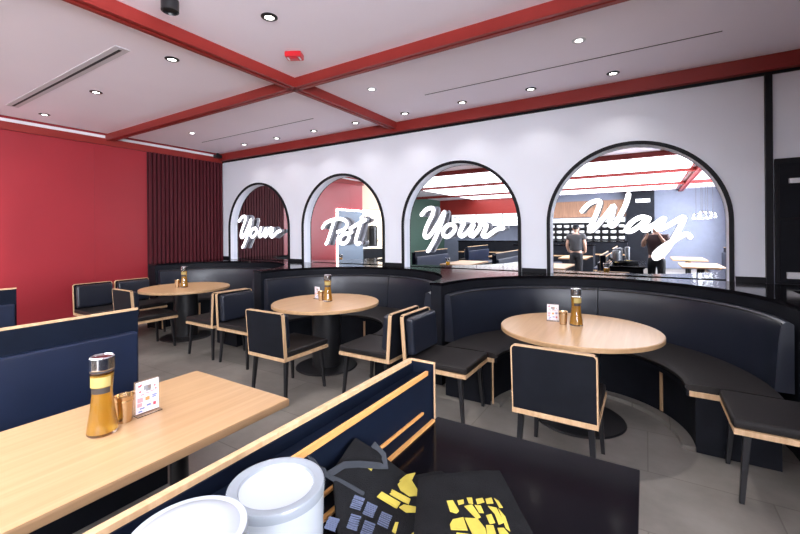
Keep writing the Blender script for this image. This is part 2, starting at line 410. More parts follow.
YOUR = [[(-0.541, 1.805), (-0.494, 1.861), (-0.426, 1.893), (-0.358, 1.886), (-0.37, 1.8), (-0.439, 1.681), (-0.49, 1.57), (-0.498, 1.488), (-0.441, 1.482), (-0.349, 1.578), (-0.259, 1.707), (-0.182, 1.834), (-0.226, 1.696), (-0.305, 1.508), (-0.374, 1.387), (-0.443, 1.28)],
 [(-0.044, 1.649), (-0.129, 1.645), (-0.195, 1.577), (-0.2, 1.508), (-0.141, 1.482), (-0.066, 1.527), (-0.019, 1.595), (-0.044, 1.649)],
 [(0.113, 1.66), (0.064, 1.574), (0.049, 1.512), (0.091, 1.493), (0.173, 1.554), (0.254, 1.652), (0.213, 1.563), (0.203, 1.506), (0.243, 1.496)],
 [(0.243, 1.496), (0.323, 1.581), (0.363, 1.646), (0.431, 1.636), (0.411, 1.571), (0.381, 1.505), (0.43, 1.487), (0.516, 1.542), (0.582, 1.584), (0.657, 1.596)]]
POT = [[(-0.39, 1.641), (-0.341, 1.705), (-0.236, 1.753), (-0.087, 1.78), (0.041, 1.777), (0.13, 1.731), (0.138, 1.661), (0.066, 1.6), (-0.052, 1.566)],
 [(-0.133, 1.75), (-0.181, 1.645), (-0.239, 1.51), (-0.307, 1.367)],
 [(0.173, 1.543), (0.075, 1.53), (0.002, 1.474), (-0.014, 1.404), (0.046, 1.37), (0.136, 1.405), (0.181, 1.474), (0.167, 1.539), (0.252, 1.564)],
 [(0.46, 1.791), (0.417, 1.684), (0.355, 1.522), (0.32, 1.413), (0.354, 1.369), (0.414, 1.386)],
 [(0.218, 1.619), (0.322, 1.672), (0.434, 1.718), (0.527, 1.756)]]
def smooth_path(p, n=5):
    o = []
    for i in range(len(p) - 1):
        p0, p1, p2, p3 = p[max(i - 1, 0)], p[i], p[i + 1], p[min(i + 2, len(p) - 1)]
        for k in range(n):
            t = k / n; f = lambda a, b, c, d: .5 * (2 * b + (c - a) * t + (2 * a - 5 * b + 4 * c - d) * t * t + (3 * b - a - 3 * c + d) * t ** 3)
            o.append((f(p0[0], p1[0], p2[0], p3[0]), f(p0[1], p1[1], p2[1], p3[1])))
    return o + [p[-1]]
def stroke(mb, pts, w, y0, y1):
    P = smooth_path(pts); n = len(P); rings = []
    for i, (x, z) in enumerate(P):
        a, b = P[max(i - 1, 0)], P[min(i + 1, n - 1)]
        dx, dz = b[0] - a[0], b[1] - a[1]; L = math.hypot(dx, dz) or 1; nx, nz = -dz / L * w, dx / L * w
        c = .35
        rings.append([(x + nx, y1, z + nz), (x + nx, y0 + .012, z + nz), (x + nx * (1 - c), y0, z + nz * (1 - c)),
                      (x - nx * (1 - c), y0, z - nz * (1 - c)), (x - nx, y0 + .012, z - nz), (x - nx, y1, z - nz)])
    mb.sweep(rings)
    for (x, z) in (P[0], P[-1]):
        mb.prism([(x + w * math.cos(2 * PI * k / 14), z + w * math.sin(2 * PI * k / 14)) for k in range(14)], 'Y', y0, y1)
def word(cx, letters, label, w):
    t = thing('script_sign', label, 'sign', (cx, YW, 0), 0, 'lit script words in the arches')
    for L in letters:
        mb = MB()
        for s in L: stroke(mb, s, w, -.022, .045)
        o = obj('letter', mb, [M['letter'], M['letter_side']], t, True, 25)
        for p in o.data.polygons:
            if p.center.y > -.012: p.material_index = 1
    return t
yl = [[s] for s in YOUR]
word(ARCH_X[0], yl, 'glowing white script word "Your" in the leftmost arch, before the slat reflection', .029)
word(ARCH_X[1], [[POT[0], POT[1]], [POT[2]], [POT[3], POT[4]]], 'glowing white script word "Pot" in the second arch', .030)
word(ARCH_X[2], yl, 'glowing white script word "Your" in the third arch, before the kitchen reflection', .029)
word(ARCH_X[3], [[s] for s in WAY], 'glowing white script word "Way" in the arch at the right end', .026)

# black cupboard doors beside the arch wall, right edge
cb = thing('wall_cabinet', 'tall black cabinet with two steel handles at the right edge of the picture', 'cabinet', (1.04, YW - .005, LEDGE))
obj('carcass', MB().box(0, 1.6, -.04, 0, 0, 1.18, .003), M['black_frame'], cb)
d1 = obj('door', MB().box(.03, 1.56, -.055, -.035, .62, 1.13, .004), M['black'], cb); d2 = obj('door', MB().box(.03, 1.56, -.055, -.035, .02, .60, .004), M['black'], cb)
obj('handle', MB().box(.09, .42, -.085, -.055, .94, .985, .004), M['handle_steel'], d1); obj('handle', MB().box(.07, .42, -.085, -.055, .055, .115, .004), M['handle_steel'], d2)

# ------------------------------------------------------------------ long black ledge behind the booths
EA, EB = 1.30, 1.25
def ell(cx, cy, a, b, th): return (cx + a * math.cos(th), cy + b * math.sin(th))
def ledge_outline(grow):
    p = [(XL + .052, YW - .001), (XL + .052, 3.62)]
    for cx in BX:
        for k in range(33): p.append(ell(cx, BY, EA - grow, EB - grow, PI - PI * k / 32))
        p[-33] = (p[-33][0], 3.62); p[-1] = (p[-1][0], 3.62)
    p += [(1.03, 3.62), (1.03, 4.55), (XR - .01, 4.55), (XR - .01, YW - .047), (WX1 - .03, YW - .047), (WX1 - .03, YW - .001)]
    return p
lg = thing('banquette_ledge', 'long black wall ledge with curved cut-outs running under all four arches', 'ledge')
obj('body', MB().prism(ledge_outline(-.012), 'Z', 0, LEDGE - .03), M['black'], lg, True, 40)
obj('ledge_top', MB().prism(ledge_outline(.0), 'Z', LEDGE - .03, LEDGE), M['stone'], lg, True, 40)

# ------------------------------------------------------------------ curved booths
def arc_rings(prof, th0, th1, n, cy_lo, ext=0.0):
    """prof: (ax, ay, z) loop; ax/ay the two semi axes at that profile point; local centre (0, cy)"""
    rings = []
    for k in range(n + 1):
        th = th0 + (th1 - th0) * k / n
        rings.append([(a * math.cos(th), cy + b * math.sin(th), z) for a, b, z, cy in prof])
    return rings
def make_booth(label):
    t = thing('curved_booth', label, 'booth', (BX[2], SEAT_Y, 0), 0, 'curved booths under the arches')
    dy = BY - (SEAT_Y)
    # back cushion, two halves; bulging profile
    def bp(inset, z): return (EA - inset, EB - inset, z, dy)
    prof = [bp(.008, .44), bp(.008, .905), bp(.03, .922), bp(.055, .918), bp(.075, .89), bp(.088, .78), bp(.098, .62), (1.19, 1.14, .44, dy)]
    for a, b in ((.012, PI / 2 - .004), (PI / 2 + .004, PI - .012)):
        r = arc_rings(prof, a, b, 28, dy)
        # soft rounded ends
        for ring, s in ((r[0], 1), (r[-1], 1)):
            pass
        c = obj('back_cushion', MB().sweep(r), M['leather'], t, True, 50)
        pip = MB(); pts = []
        for k in range(29):
            th = a + (b - a) * k / 28
            x, y = ell(0, dy, EA - .072, EB - .072, th); pts.append((x, y, .906))
        obj('piping', pip.tube(pts, .006, 6), M['seat_leather'], c)
    # seat cushion, base, toe plate
    ai, bi, ao, bo = .69, .76, 1.19, 1.36
    def sp(f, z, r=0): return (ai + (ao - ai) * f - r, bi + (bo - bi) * f - r, z, 0)
    seat = [sp(0, .425), sp(1, .425), sp(1, .468), sp(.5, .476), sp(.06, .470), sp(.0, .455, .012), sp(0, .44, .015)]
    obj('seat_cushion', MB().sweep(arc_rings(seat, 0, PI, 48, 0)), M['seat_leather'], t, True, 45)
    rail = [sp(.0, .385, .005), sp(1, .385), sp(1, .425), sp(.0, .425, .005)]
    obj('seat_rail', MB().sweep(arc_rings(rail, 0, PI, 48, 0)), [M['black'], M['ply']], t, True, 40)
    for e in (-1, 1):
        obj('end_trim', MB().box(min(e * .70, e * 1.18), max(e * .70, e * 1.18), -.014, 0, .388, .424, .002), M['ply'], t)
        if e < 0: obj('end_trim', MB().box(-.722, -.708, -.012, .002, .02, .388, .002), M['ply'], t)
    base = [(.735, .80, .0, 0), (1.18, 1.35, 0, 0), (1.18, 1.35, .386, 0), (.735, .80, .386, 0)]
    obj('base', MB().sweep(arc_rings(base, 0, PI, 48, 0)), M['black'], t, True, 40)
    for th in (.72, PI / 2, PI - .72):
        x, y = ell(0, 0, .731, .796, th)
        b = MB().box(-.004, .004, -.014, .014, .045, .372); b.xform(Matrix.Translation((x, y, 0)) @ Matrix.Rotation(th, 4, 'Z'))
        obj('joint_strip', b, M['ply'], t, False)
    toe = [(.655, .70, 0, 0), (.74, .81, 0, 0), (.74, .81, .035, 0), (.655, .70, .035, 0)]
    obj('toe_plate', MB().sweep(arc_rings(toe, .0, PI, 40, 0)), M['floor'], t, True, 40)
    return t
bth = make_booth('black leather curved booth around the right hand round table, under the two right arches')
dup(bth, (BX[1], SEAT_Y, 0), 0, 'black leather curved booth around the middle round table')
dup(bth, (BX[0], SEAT_Y, 0), 0, 'black leather curved booth around the far left round table in the slatted corner')

# ------------------------------------------------------------------ round tables
def make_round(label):
    t = thing('round_table', label, 'table', (TAB_X[2], TAB_Y[2], 0), 0, 'round wooden pedestal tables')
    R = .612
    top = obj('tabletop', MB().lathe([(0, .715), (R - .006, .715), (R, .72), (R, .744), (R - .005, .75), (0, .75)], 0, 0, 72), M['table_wood'], t)
    obj('edge_band', MB().lathe([(R - .01, .7155), (R + .0015, .7175), (R + .0015, .744), (R - .01, .7455)], 0, 0, 72), M['table_edge'], t)
    obj('column', MB().lathe([(0, .012), (.165, .012), (.165, .70), (.20, .715), (0, .715)], 0, 0, 40), M['black_metal'], t)
    obj('base', MB().lathe([(0, 0), (.35, 0), (.355, .006), (.345, .016), (.165, .03), (0, .03)], 0, 0, 48), M['black_metal'], t)
    return t
rt = make_round('round maple table on a black column in the right hand booth')
dup(rt, (TAB_X[1], TAB_Y[1], 0), 0, 'round maple table on a black column in the middle booth')
dup(rt, (TAB_X[0], TAB_Y[0], 0), 0, 'round maple table on a black column in the far left booth')

# ------------------------------------------------------------------ chairs (built facing +X)
def make_chair(label):
    t = thing('dining_chair', label, 'chair', (0, 0, 0), 0, 'black dining chairs with plywood edges')
    W = .25
    obj('seat_rail', MB().box(-.29, .285, -W, W, .392, .424, .003), M['ply'], t)
    obj('seat_cushion', MB().box(-.265, .29, -W + .004, W - .004, .424, .480, .022, 3), M['seat_leather'], t)
    zb, zt, xb, xt = .424, .835, -.285, -.315
    p = MB().hexa([(xb, -W + .006, zb), (xb + .022, -W + .006, zb), (xb + .022, W - .006, zb), (xb, W - .006, zb)],
                  [(xt, -W + .006, zt - .006), (xt + .022, -W + .006, zt - .006), (xt + .022, W - .006, zt - .006), (xt, W - .006, zt - .006)])
    obj('back_panel', p, M['black'], t)
    # plywood edge: two side edges and the rounded top edge
    e = MB(); pr = []
    r = .03; path = [(-W, zb)] + [(-W + r - r * math.cos(a), zt - r + r * math.sin(a)) for a in [0, .4, .8, 1.2, PI / 2]] + [(W - r + r * math.sin(a), zt - r + r * math.cos(a)) for a in [0, .4, .8, 1.2, PI / 2]] + [(W, zb)]
    n = len(path)
    for i, (y, z) in enumerate(path):
        a, b = path[max(i - 1, 0)], path[min(i + 1, n - 1)]
        dy_, dz_ = b[0] - a[0], b[1] - a[1]; L = math.hypot(dy_, dz_); ny, nz = -dz_ / L, dy_ / L
        x = xb + (xt - xb) * (z - zb) / (zt - zb)
        inn = (y - ny * .008, z - nz * .008)
        pr.append([(x - .002, y, z), (x + .030, y, z), (x + .030, inn[0], inn[1]), (x - .002, inn[0], inn[1])])
    obj('edge_band', e.sweep(pr), M['ply'], t)
    c = MB().box(-.262, -.185, -W + .022, W - .022, .49, .81, .032, 4)
    c.xform(Matrix.Translation((-.262, 0, .49)) @ Matrix.Rotation(-.07, 4, 'Y') @ Matrix.Translation((.262, 0, -.49)))
    obj('back_cushion', c, M['leather'], t)
    for sx in (-1, 1):
        for sy in (-1, 1):
            x, y = sx * .225 - .005, sy * .205; x2, y2 = x + sx * .03, y + sy * .022
            a, b = .012, .018
            obj('leg', MB().hexa([(x2 - a, y2 - a, 0), (x2 + a, y2 - a, 0), (x2 + a, y2 + a, 0), (x2 - a, y2 + a, 0)],
                                 [(x - b, y - b, .393), (x + b, y - b, .393), (x + b, y + b, .393), (x - b, y + b, .393)], .002, 1), M['black_metal'], t)
    return t
ch = make_chair('x')
chairs = [
 (-1.49, 3.15, 0, 'black dining chair at the left end of the right hand booth, cushion showing'),
 (-.49, 2.83, PI / 2, 'black dining chair nearest the camera, its back turned, before the right hand round table'),
 (.70, 3.15, PI, 'black dining chair at the right edge of the picture, only its seat showing'),
 (-3.00, 2.75, PI / 2, 'black dining chair with its back turned in front of the middle round table'),
 (-2.21, 3.15, PI, 'black dining chair right of the middle round table, back to back with another chair'),
 (-4.125, 3.15, 0, 'black dining chair left of the middle round table with a navy back cushion showing'),
 (-4.79, 3.15, PI, 'black dining chair right of the far left round table, its back to the next chair'),
 (-5.80, 2.78, PI / 2, 'black dining chair turned to the far left round table, behind the navy bench'),
 (-6.765, 3.16, 0, 'black dining chair by the red wall, half hidden behind the far left round table'),
 (-6.765, 2.63, 0, 'black dining chair against the red wall, the one farthest from the slats'),
]
for i, (x, y, r, lab) in enumerate(chairs):
    if i == 0: ch.location = (x, y, 0); ch.rotation_euler.z = r; ch['label'] = lab
    else: dup(ch, (x, y, 0), r, lab)

# ------------------------------------------------------------------ straight benches and rectangular tables
def make_bench(label, y1=1.36, L=2.0, side_panel=True):
    """built with the seat on +X; back plane at x = 0, its top at 1.05, near end at y = y1"""
    t = thing('booth_bench', label, 'bench', (0, 0, 0), 0, 'high backed booth benches')
    y0 = y1 - L
    obj('back_panel', MB().box(-.085, -.016, y0 + .012, y1 - .014, .0, 1.0), M['navy_panel'], t)
    obj('back_edge', MB().box(-.013, .006, y0, y1, 1.036, 1.0505, .002), M['ply'], t)
    obj('outer_panel', MB().box(-.1, -.083, y0, y1, 0, 1.02), M['navy_panel'], t)
    obj('back_pad', MB().box(-.006, .055, y0 + .02, y1 - .02, .46, .90, .022, 3), M['navy'], t)
    obj('upper_panel', MB().box(-.017, .005, y0 + .002, y1 - .002, .0, 1.037), M['navy_panel'], t)
    obj('seat_cushion', MB().box(.0, .50, y0 + .02, y1 - .02, .425, .485, .022, 3), M['navy'], t)
    obj('seat_rail', MB().box(0, .495, y0 + .01, y1 - .008, .388, .426, .002), M['ply'], t)
    obj('base', MB().box(-.06, .42, y0 + .03, y1 - .03, 0, .39), M['black'], t)
    return t
bL = make_bench('long navy bench on the far side of the rectangular table, facing it')
bL.location = (-2.96, 0, 0)
def flip_bench(label, x, y):
    b = dup(bL, (x, y, 0), PI, label); return b
bR = flip_bench('navy bench with a wooden top edge between the rectangular table and the black counter', -.80, .72)
eb = obj('end_board', MB().box(-.108, .0, -.646, -.630, 0, 1.05, .002), M['ply'], bR)
obj('end_board_face', MB().box(-.108, -.004, -.6305, -.628, 0, 1.046).box(-.106, -.004, -.650, -.6455, 0, 1.046), M['navy_panel'], eb, False)
dup(bL, (-5.16, -.06, 0), 0, 'far navy bench cut off by the left edge, below the red wall')
# plywood strips, warm light put into their colour, along the side of the bench that faces the black counter
ctr = thing('service_counter', 'glossy black service counter in the foreground holding tubs and bags', 'counter', (0, 0, 0))
obj('top', MB().box(-.6875, -.02, -.55, 1.372, .80, .84, .003), M['counter_stone'], ctr)
obj('body', MB().box(-.66, -.05, -.52, 1.33, 0, .80), M['black'], ctr)
obj('back_board', MB().box(-.6995, -.6885, -.62, 1.30, .70, 1.02), M['navy_panel'], ctr)
obj('top_strip', MB().box(-.6995, -.688, -.62, 1.30, 1.02, 1.036, .002), M['ply_orange'], ctr)
obj('middle_strip', MB().box(-.689, -.680, -.62, 1.25, .896, .905, .002), M['ply_orange'], ctr)
obj('lower_strip', MB().box(-.689, -.676, -.55, 1.33, .838, .848, .002), M['ply_orange'], ctr)

def make_rect(label):
    t = thing('dining_table', label, 'table', (0, 0, 0), 0, 'rectangular wooden tables')
    obj('tabletop', MB().box(-.385, .385, -.7, .7, .712, .75, .006), M['table_wood'], t)
    obj('edge_band', MB().box(-.3862, .3862, -.7012, .7012, .714, .744, .004), M['table_edge'], t)
    for y in (-.38, .38):
        obj('column', MB().lathe([(0, .01), (.04, .01), (.04, .712), (0, .712)], 0, y, 20), M['black_metal'], t)
        obj('base', MB().lathe([(0, 0), (.24, 0), (.24, .008), (.04, .02), (0, .02)], 0, y, 32), M['black_metal'], t)
    return t
ft = make_rect('long rectangular maple table in the left foreground, holding a bottle and a card')
ft.location = (-1.862, .648, 0)
dup(ft, (-4.03, .648, 0), 0, 'rectangular maple table hidden between the two navy benches on the left')

# ------------------------------------------------------------------ table condiments
def make_bottle(label):
    t = thing('oil_bottle', label, 'bottle', (0, 0, 0), 0, 'amber oil bottles on the tables')
    prof = [(.052, 0), (.054, .006), (.050, .04), (.040, .11), (.035, .16), (.037, .20), (.040, .235), (.040, .262)]
    g = obj('oil', MB().lathe([(0, .004)] + [(r - .003, z + .004) for r, z in prof[1:-1]] + [(0, .238)], 0, 0, 32), M['oil'], t)
    obj('glass_body', MB().lathe([(0, 0)] + prof + [(.037, .262), (.037, .24), (0, .24)], 0, 0, 32), M['glass'], t)
    obj('cap', MB().lathe([(0, .258), (.042, .258), (.043, .262), (.043, .305), (.039, .31), (.034, .306), (0, .304)], 0, 0, 32), M['chrome'], t)
    obj('cap_seal', MB().lathe([(0, .248), (.0412, .248), (.0412, .259), (0, .259)], 0, 0, 32), M['dark_label'], t)
    lab = MB()
    for k in range(9):
        pass
    s = MB(); rings = []
    for k in range(13):
        a = -1.0 - PI / 2 + .55 + 2.0 * k / 12 - .55
        rings.append([((.0405) * math.cos(a), .0405 * math.sin(a), z) for z in (.192, .232)] + [((.0395) * math.cos(a), .0395 * math.sin(a), z) for z in (.232, .192)])
    obj('paper_label', s.sweep(rings), M['label'], t)
    s = MB(); rings = []
    for k in range(13):
        a = -1.0 - PI / 2 + 2.0 * k / 12
        rings.append([((.0375) * math.cos(a), .0375 * math.sin(a), z) for z in (.166, .188)] + [((.035) * math.cos(a), .035 * math.sin(a), z) for z in (.188, .166)])
    obj('brand_band', s.sweep(rings), M['dark_label'], t)
    return t
def make_cup(label):
    t = thing('metal_cup', label, 'cup', (0, 0, 0), 0, 'stacked metal cups on the tables')
    obj('lower_cup', MB().lathe([(0, 0), (.027, 0), (.029, .004), (.035, .085), (.037, .088), (.037, .094), (.033, .094), (.026, .01), (0, .01)], 0, 0, 28), M['brass'], t)
    obj('upper_cup', MB().lathe([(0, .05), (.028, .05), (.0355, .098), (.038, .104), (.0385, .112), (.0365, .112), (.033, .09), (.026, .056), (0, .056)], 0, 0, 28), M['brass'], t)
    return t
def make_card(label):
    t = thing('table_card', label, 'table card', (0, 0, 0), 0, 'printed table cards in clear stands')
    obj('stand', MB().box(-.052, .052, -.03, .03, 0, .004, .001).box(-.052, .052, -.003, .003, .004, .150, .001), M['acrylic'], t)
    c = obj('card', MB().box(-.048, .048, -.0048, -.0034, .008, .146), M['card'], t, False)
    def dots(name, m, rects):
        b = MB()
        for x, z, w, h in rects: b.box(x - w, x + w, -.0054, -.0046, z - h, z + h)
        obj(name, b, m, c, False)
    dots('print_red', M['print_red'], [(-.032, .128, .006, .004), (-.026, .132, .004, .003), (-.030, .103, .005, .003), (.031, .115, .004, .003), (.036, .100, .003, .004), (.03, .035, .006, .007)])
    dots('print_picture', M['print_grey'], [(0, .116, .016, .010), (.004, .104, .010, .005)])
    dots('print_title', M['print_pink'], [(-.02, .088, .008, .003), (0, .091, .008, .003), (.02, .094, .008, .003), (-.03, .066, .011, .010), (-.032, .045, .01, .008)])
    dots('print_orange', M['print_orange'], [(.0, .066, .009, .008), (.008, .116, .006, .005)])
    dots('print_blue', M['print_blue'], [(.03, .074, .010, .003), (.028, .066, .008, .003), (-.022, .028, .010, .003), (.005, .036, .009, .004), (-.03, .016, .008, .003)])
    return t
bo = make_bottle('tall amber oil bottle with steel cap on the rectangular foreground table'); bo.location = (-1.878, .728, .7505); bo.rotation_euler.z = .95
cu = make_cup('brushed metal cups stacked between the bottle and card on the foreground table'); cu.location = (-1.905, .820, .7505)
ca = make_card('clear stand with a colourful printed card on the foreground table'); ca.location = (-1.91, .912, .7505); ca.rotation_euler.z = PI / 2
for (c, lab), (bx, by, cx, cy, kx, ky, kr) in zip((('right hand', 0), ('middle', 0), ('far left', 0)),
        ((-.51, 3.655, -.61, 3.63, -.71, 3.72, .12), (-3.185, 3.515, -3.28, 3.50, -3.40, 3.57, -.15), (-5.93, 3.37, -6.01, 3.31, None, 0, 0))):
    dup(bo, (bx, by, .7505), .7, 'amber oil bottle with steel cap on the %s round table' % c)
    dup(cu, (cx, cy, .7505), 0, 'stacked brass coloured cups on the %s round table' % c)
    if kx is not None: dup(ca, (kx, ky, .7505), kr, 'small printed card in a clear stand on the %s round table' % c)

# ------------------------------------------------------------------ tubs on the counter
def tub(label, x, y, r, h, lid):
    t = thing('food_tub', label, 'tub', (x, y, .8405), 0, 'white tubs on the black counter')
    obj('body', MB().lathe([(0, 0), (r * .86, 0), (r * .90, .004), (r * .99, h - .02), (r, h - .012), (r * .98, h - .006), (r * .93, h - .006), (0, h - .010)], 0, 0, 56), M['plastic'], t, True, 40)
    if lid:
        obj('lid', MB().lathe([(0, h - .016), (r * .26, h - .016), (r * .29, h - .009), (r * .34, h - .009), (r * .38, h - .016), (r * .50, h - .016), (r * .53, h - .008), (r * .58, h - .008), (r * .62, h - .015), (r * .70, h - .014), (r * .78, h - .003), (r * .90, h), (r * .985, h - .001), (r * 1.01, h - .006), (r * 1.01, h - .016), (r * .97, h - .018), (0, h - .02)], 0, 0, 56), M['clear_plastic'], t, True, 25)
    else:
        obj('rim', MB().lathe([(0, h - .004), (r * .55, h + .001), (r * .80, h - .003), (r * .97, h - .012), (r * 1.0, h - .02), (r * .97, h - .022), (0, h - .012)], 0, 0, 56), M['plastic'], t, True, 60)
    return t
tub('deep white plastic tub with a clear ringed lid, beside the black bags', -.557, .478, .083, .27, True)
tub('rounded white tub at the bottom edge, left of the lidded tub', -.512, .293, .074, .326, False)
tub('white tub barely showing at the bottom edge below the lidded tub', -.352, .290, .052, .350, False)

# ------------------------------------------------------------------ black bags with yellow print
B1 = [[(-0.563, 0.899), (-0.563, 0.929), (-0.547, 0.952), (-0.539, 0.919), (-0.505, 0.889), (-0.491, 0.866), (-0.509, 0.855), (-0.54, 0.862), (-0.559, 0.878)], [(-0.57, 0.801), (-0.57, 0.822), (-0.519, 0.829), (-0.516, 0.807)], [(-0.56, 0.838), (-0.56, 0.854), (-0.502, 0.849), (-0.499, 0.834)], [(-0.513, 0.813), (-0.509, 0.828), (-0.461, 0.835), (-0.46, 0.822), (-0.489, 0.806)], [(-0.453, 0.808), (-0.452, 0.824), (-0.431, 0.813), (-0.432, 0.804)], [(-0.617, 0.821), (-0.616, 0.841), (-0.61, 0.849), (-0.606, 0.828)], [(-0.485, 0.738), (-0.492, 0.763), (-0.486, 0.767), (-0.475, 0.737)], [(-0.445, 0.752), (-0.441, 0.766), (-0.429, 0.765), (-0.423, 0.745), (-0.434, 0.738)]]
B2 = [[(-0.399, 0.84), (-0.388, 0.85), (-0.363, 0.828), (-0.365, 0.818), (-0.379, 0.815)], [(-0.379, 0.855), (-0.368, 0.866), (-0.362, 0.855), (-0.371, 0.845)], [(-0.364, 0.876), (-0.353, 0.882), (-0.343, 0.863), (-0.353, 0.861)], [(-0.343, 0.881), (-0.331, 0.892), (-0.322, 0.88), (-0.334, 0.866)], [(-0.324, 0.892), (-0.313, 0.904), (-0.303, 0.887), (-0.315, 0.877)], [(-0.308, 0.906), (-0.296, 0.902), (-0.28, 0.884), (-0.287, 0.88)], [(-0.358, 0.847), (-0.344, 0.859), (-0.313, 0.832), (-0.32, 0.824)], [(-0.338, 0.86), (-0.325, 0.864), (-0.311, 0.846), (-0.321, 0.843)], [(-0.361, 0.775), (-0.363, 0.795), (-0.347, 0.815), (-0.324, 0.783), (-0.353, 0.763)], [(-0.344, 0.815), (-0.318, 0.825), (-0.293, 0.805), (-0.285, 0.79), (-0.309, 0.775)], [(-0.304, 0.841), (-0.295, 0.849), (-0.28, 0.83), (-0.289, 0.822)], [(-0.31, 0.87), (-0.291, 0.874), (-0.264, 0.84), (-0.272, 0.829), (-0.288, 0.853)], [(-0.287, 0.874), (-0.266, 0.857), (-0.246, 0.824), (-0.256, 0.827)], [(-0.295, 0.815), (-0.281, 0.821), (-0.268, 0.8), (-0.284, 0.79)], [(-0.271, 0.818), (-0.26, 0.825), (-0.245, 0.814), (-0.262, 0.804)], [(-0.34, 0.762), (-0.314, 0.774), (-0.309, 0.761), (-0.334, 0.746)]]
T1 = [[(-0.595, 0.745), (-0.58, 0.765), (-0.579, 0.762), (-0.594, 0.742)], [(-0.594, 0.74), (-0.579, 0.76), (-0.578, 0.758), (-0.593, 0.738)], [(-0.592, 0.736), (-0.577, 0.755), (-0.576, 0.753), (-0.592, 0.733)], [(-0.591, 0.731), (-0.576, 0.751), (-0.575, 0.749), (-0.591, 0.729)], [(-0.59, 0.727), (-0.575, 0.746), (-0.574, 0.744), (-0.589, 0.725)], [(-0.589, 0.723), (-0.573, 0.741), (-0.573, 0.739), (-0.588, 0.72)], [(-0.587, 0.718), (-0.572, 0.737), (-0.572, 0.735), (-0.587, 0.716)], [(-0.574, 0.766), (-0.556, 0.784), (-0.555, 0.781), (-0.573, 0.764)], [(-0.572, 0.762), (-0.554, 0.778), (-0.553, 0.775), (-0.572, 0.759)], [(-0.571, 0.757), (-0.552, 0.772), (-0.551, 0.769), (-0.57, 0.755)], [(-0.57, 0.752), (-0.55, 0.766), (-0.549, 0.763), (-0.569, 0.75)], [(-0.568, 0.748), (-0.548, 0.76), (-0.547, 0.757), (-0.568, 0.746)], [(-0.567, 0.743), (-0.545, 0.754), (-0.544, 0.751), (-0.567, 0.741)], [(-0.566, 0.739), (-0.543, 0.748), (-0.542, 0.745), (-0.566, 0.737)], [(-0.537, 0.774), (-0.509, 0.776), (-0.508, 0.773), (-0.536, 0.771)], [(-0.535, 0.768), (-0.507, 0.77), (-0.506, 0.767), (-0.534, 0.765)], [(-0.533, 0.762), (-0.505, 0.764), (-0.504, 0.761), (-0.532, 0.759)], [(-0.531, 0.756), (-0.504, 0.758), (-0.503, 0.756), (-0.53, 0.753)], [(-0.529, 0.751), (-0.502, 0.753), (-0.501, 0.75), (-0.528, 0.748)], [(-0.527, 0.745), (-0.5, 0.747), (-0.499, 0.744), (-0.526, 0.742)], [(-0.525, 0.739), (-0.498, 0.741), (-0.497, 0.739), (-0.524, 0.736)], [(-0.578, 0.711), (-0.564, 0.729), (-0.563, 0.727), (-0.578, 0.708)], [(-0.577, 0.706), (-0.562, 0.725), (-0.562, 0.723), (-0.576, 0.704)], [(-0.576, 0.702), (-0.561, 0.72), (-0.56, 0.718), (-0.575, 0.7)], [(-0.575, 0.698), (-0.56, 0.716), (-0.559, 0.713), (-0.574, 0.696)], [(-0.573, 0.694), (-0.558, 0.711), (-0.557, 0.708), (-0.573, 0.692)], [(-0.572, 0.69), (-0.556, 0.705), (-0.554, 0.702), (-0.571, 0.687)], [(-0.571, 0.685), (-0.553, 0.7), (-0.552, 0.697), (-0.57, 0.684)], [(-0.553, 0.729), (-0.526, 0.732), (-0.525, 0.729), (-0.552, 0.726)], [(-0.551, 0.724), (-0.524, 0.726), (-0.523, 0.723), (-0.55, 0.721)], [(-0.549, 0.718), (-0.522, 0.721), (-0.521, 0.718), (-0.548, 0.715)], [(-0.547, 0.713), (-0.52, 0.715), (-0.519, 0.713), (-0.546, 0.71)], [(-0.545, 0.707), (-0.518, 0.71), (-0.518, 0.707), (-0.544, 0.705)], [(-0.543, 0.702), (-0.517, 0.705), (-0.516, 0.702), (-0.542, 0.699)], [(-0.541, 0.697), (-0.515, 0.699), (-0.514, 0.697), (-0.54, 0.694)], [(-0.6, 0.66), (-0.586, 0.679), (-0.585, 0.676), (-0.599, 0.659)], [(-0.599, 0.657), (-0.585, 0.674), (-0.584, 0.673), (-0.598, 0.655)], [(-0.597, 0.653), (-0.584, 0.67), (-0.583, 0.669), (-0.597, 0.651)], [(-0.597, 0.649), (-0.583, 0.667), (-0.582, 0.665), (-0.596, 0.647)], [(-0.595, 0.646), (-0.581, 0.663), (-0.581, 0.661), (-0.594, 0.644)], [(-0.594, 0.642), (-0.58, 0.659), (-0.579, 0.657), (-0.593, 0.64)], [(-0.593, 0.638), (-0.579, 0.655), (-0.578, 0.654), (-0.592, 0.636)]]
def hz(x, y):
    w = .0022 * math.sin(31 * x + 17 * y) + .0016 * math.sin(53 * y - 22 * x) + .004 * math.exp(-((y - .86 + .25 * (x + .5)) / .018) ** 2)
    return .886 + max(0, -.56 - x) * 1.0 + w
def lerp(p, q, t): return tuple(a + (b - a) * t for a, b in zip(p, q))
def curve(P, t):
    n = len(P) - 1; i = min(int(t * n), n - 1); return lerp(P[i], P[i + 1], t * n - i)
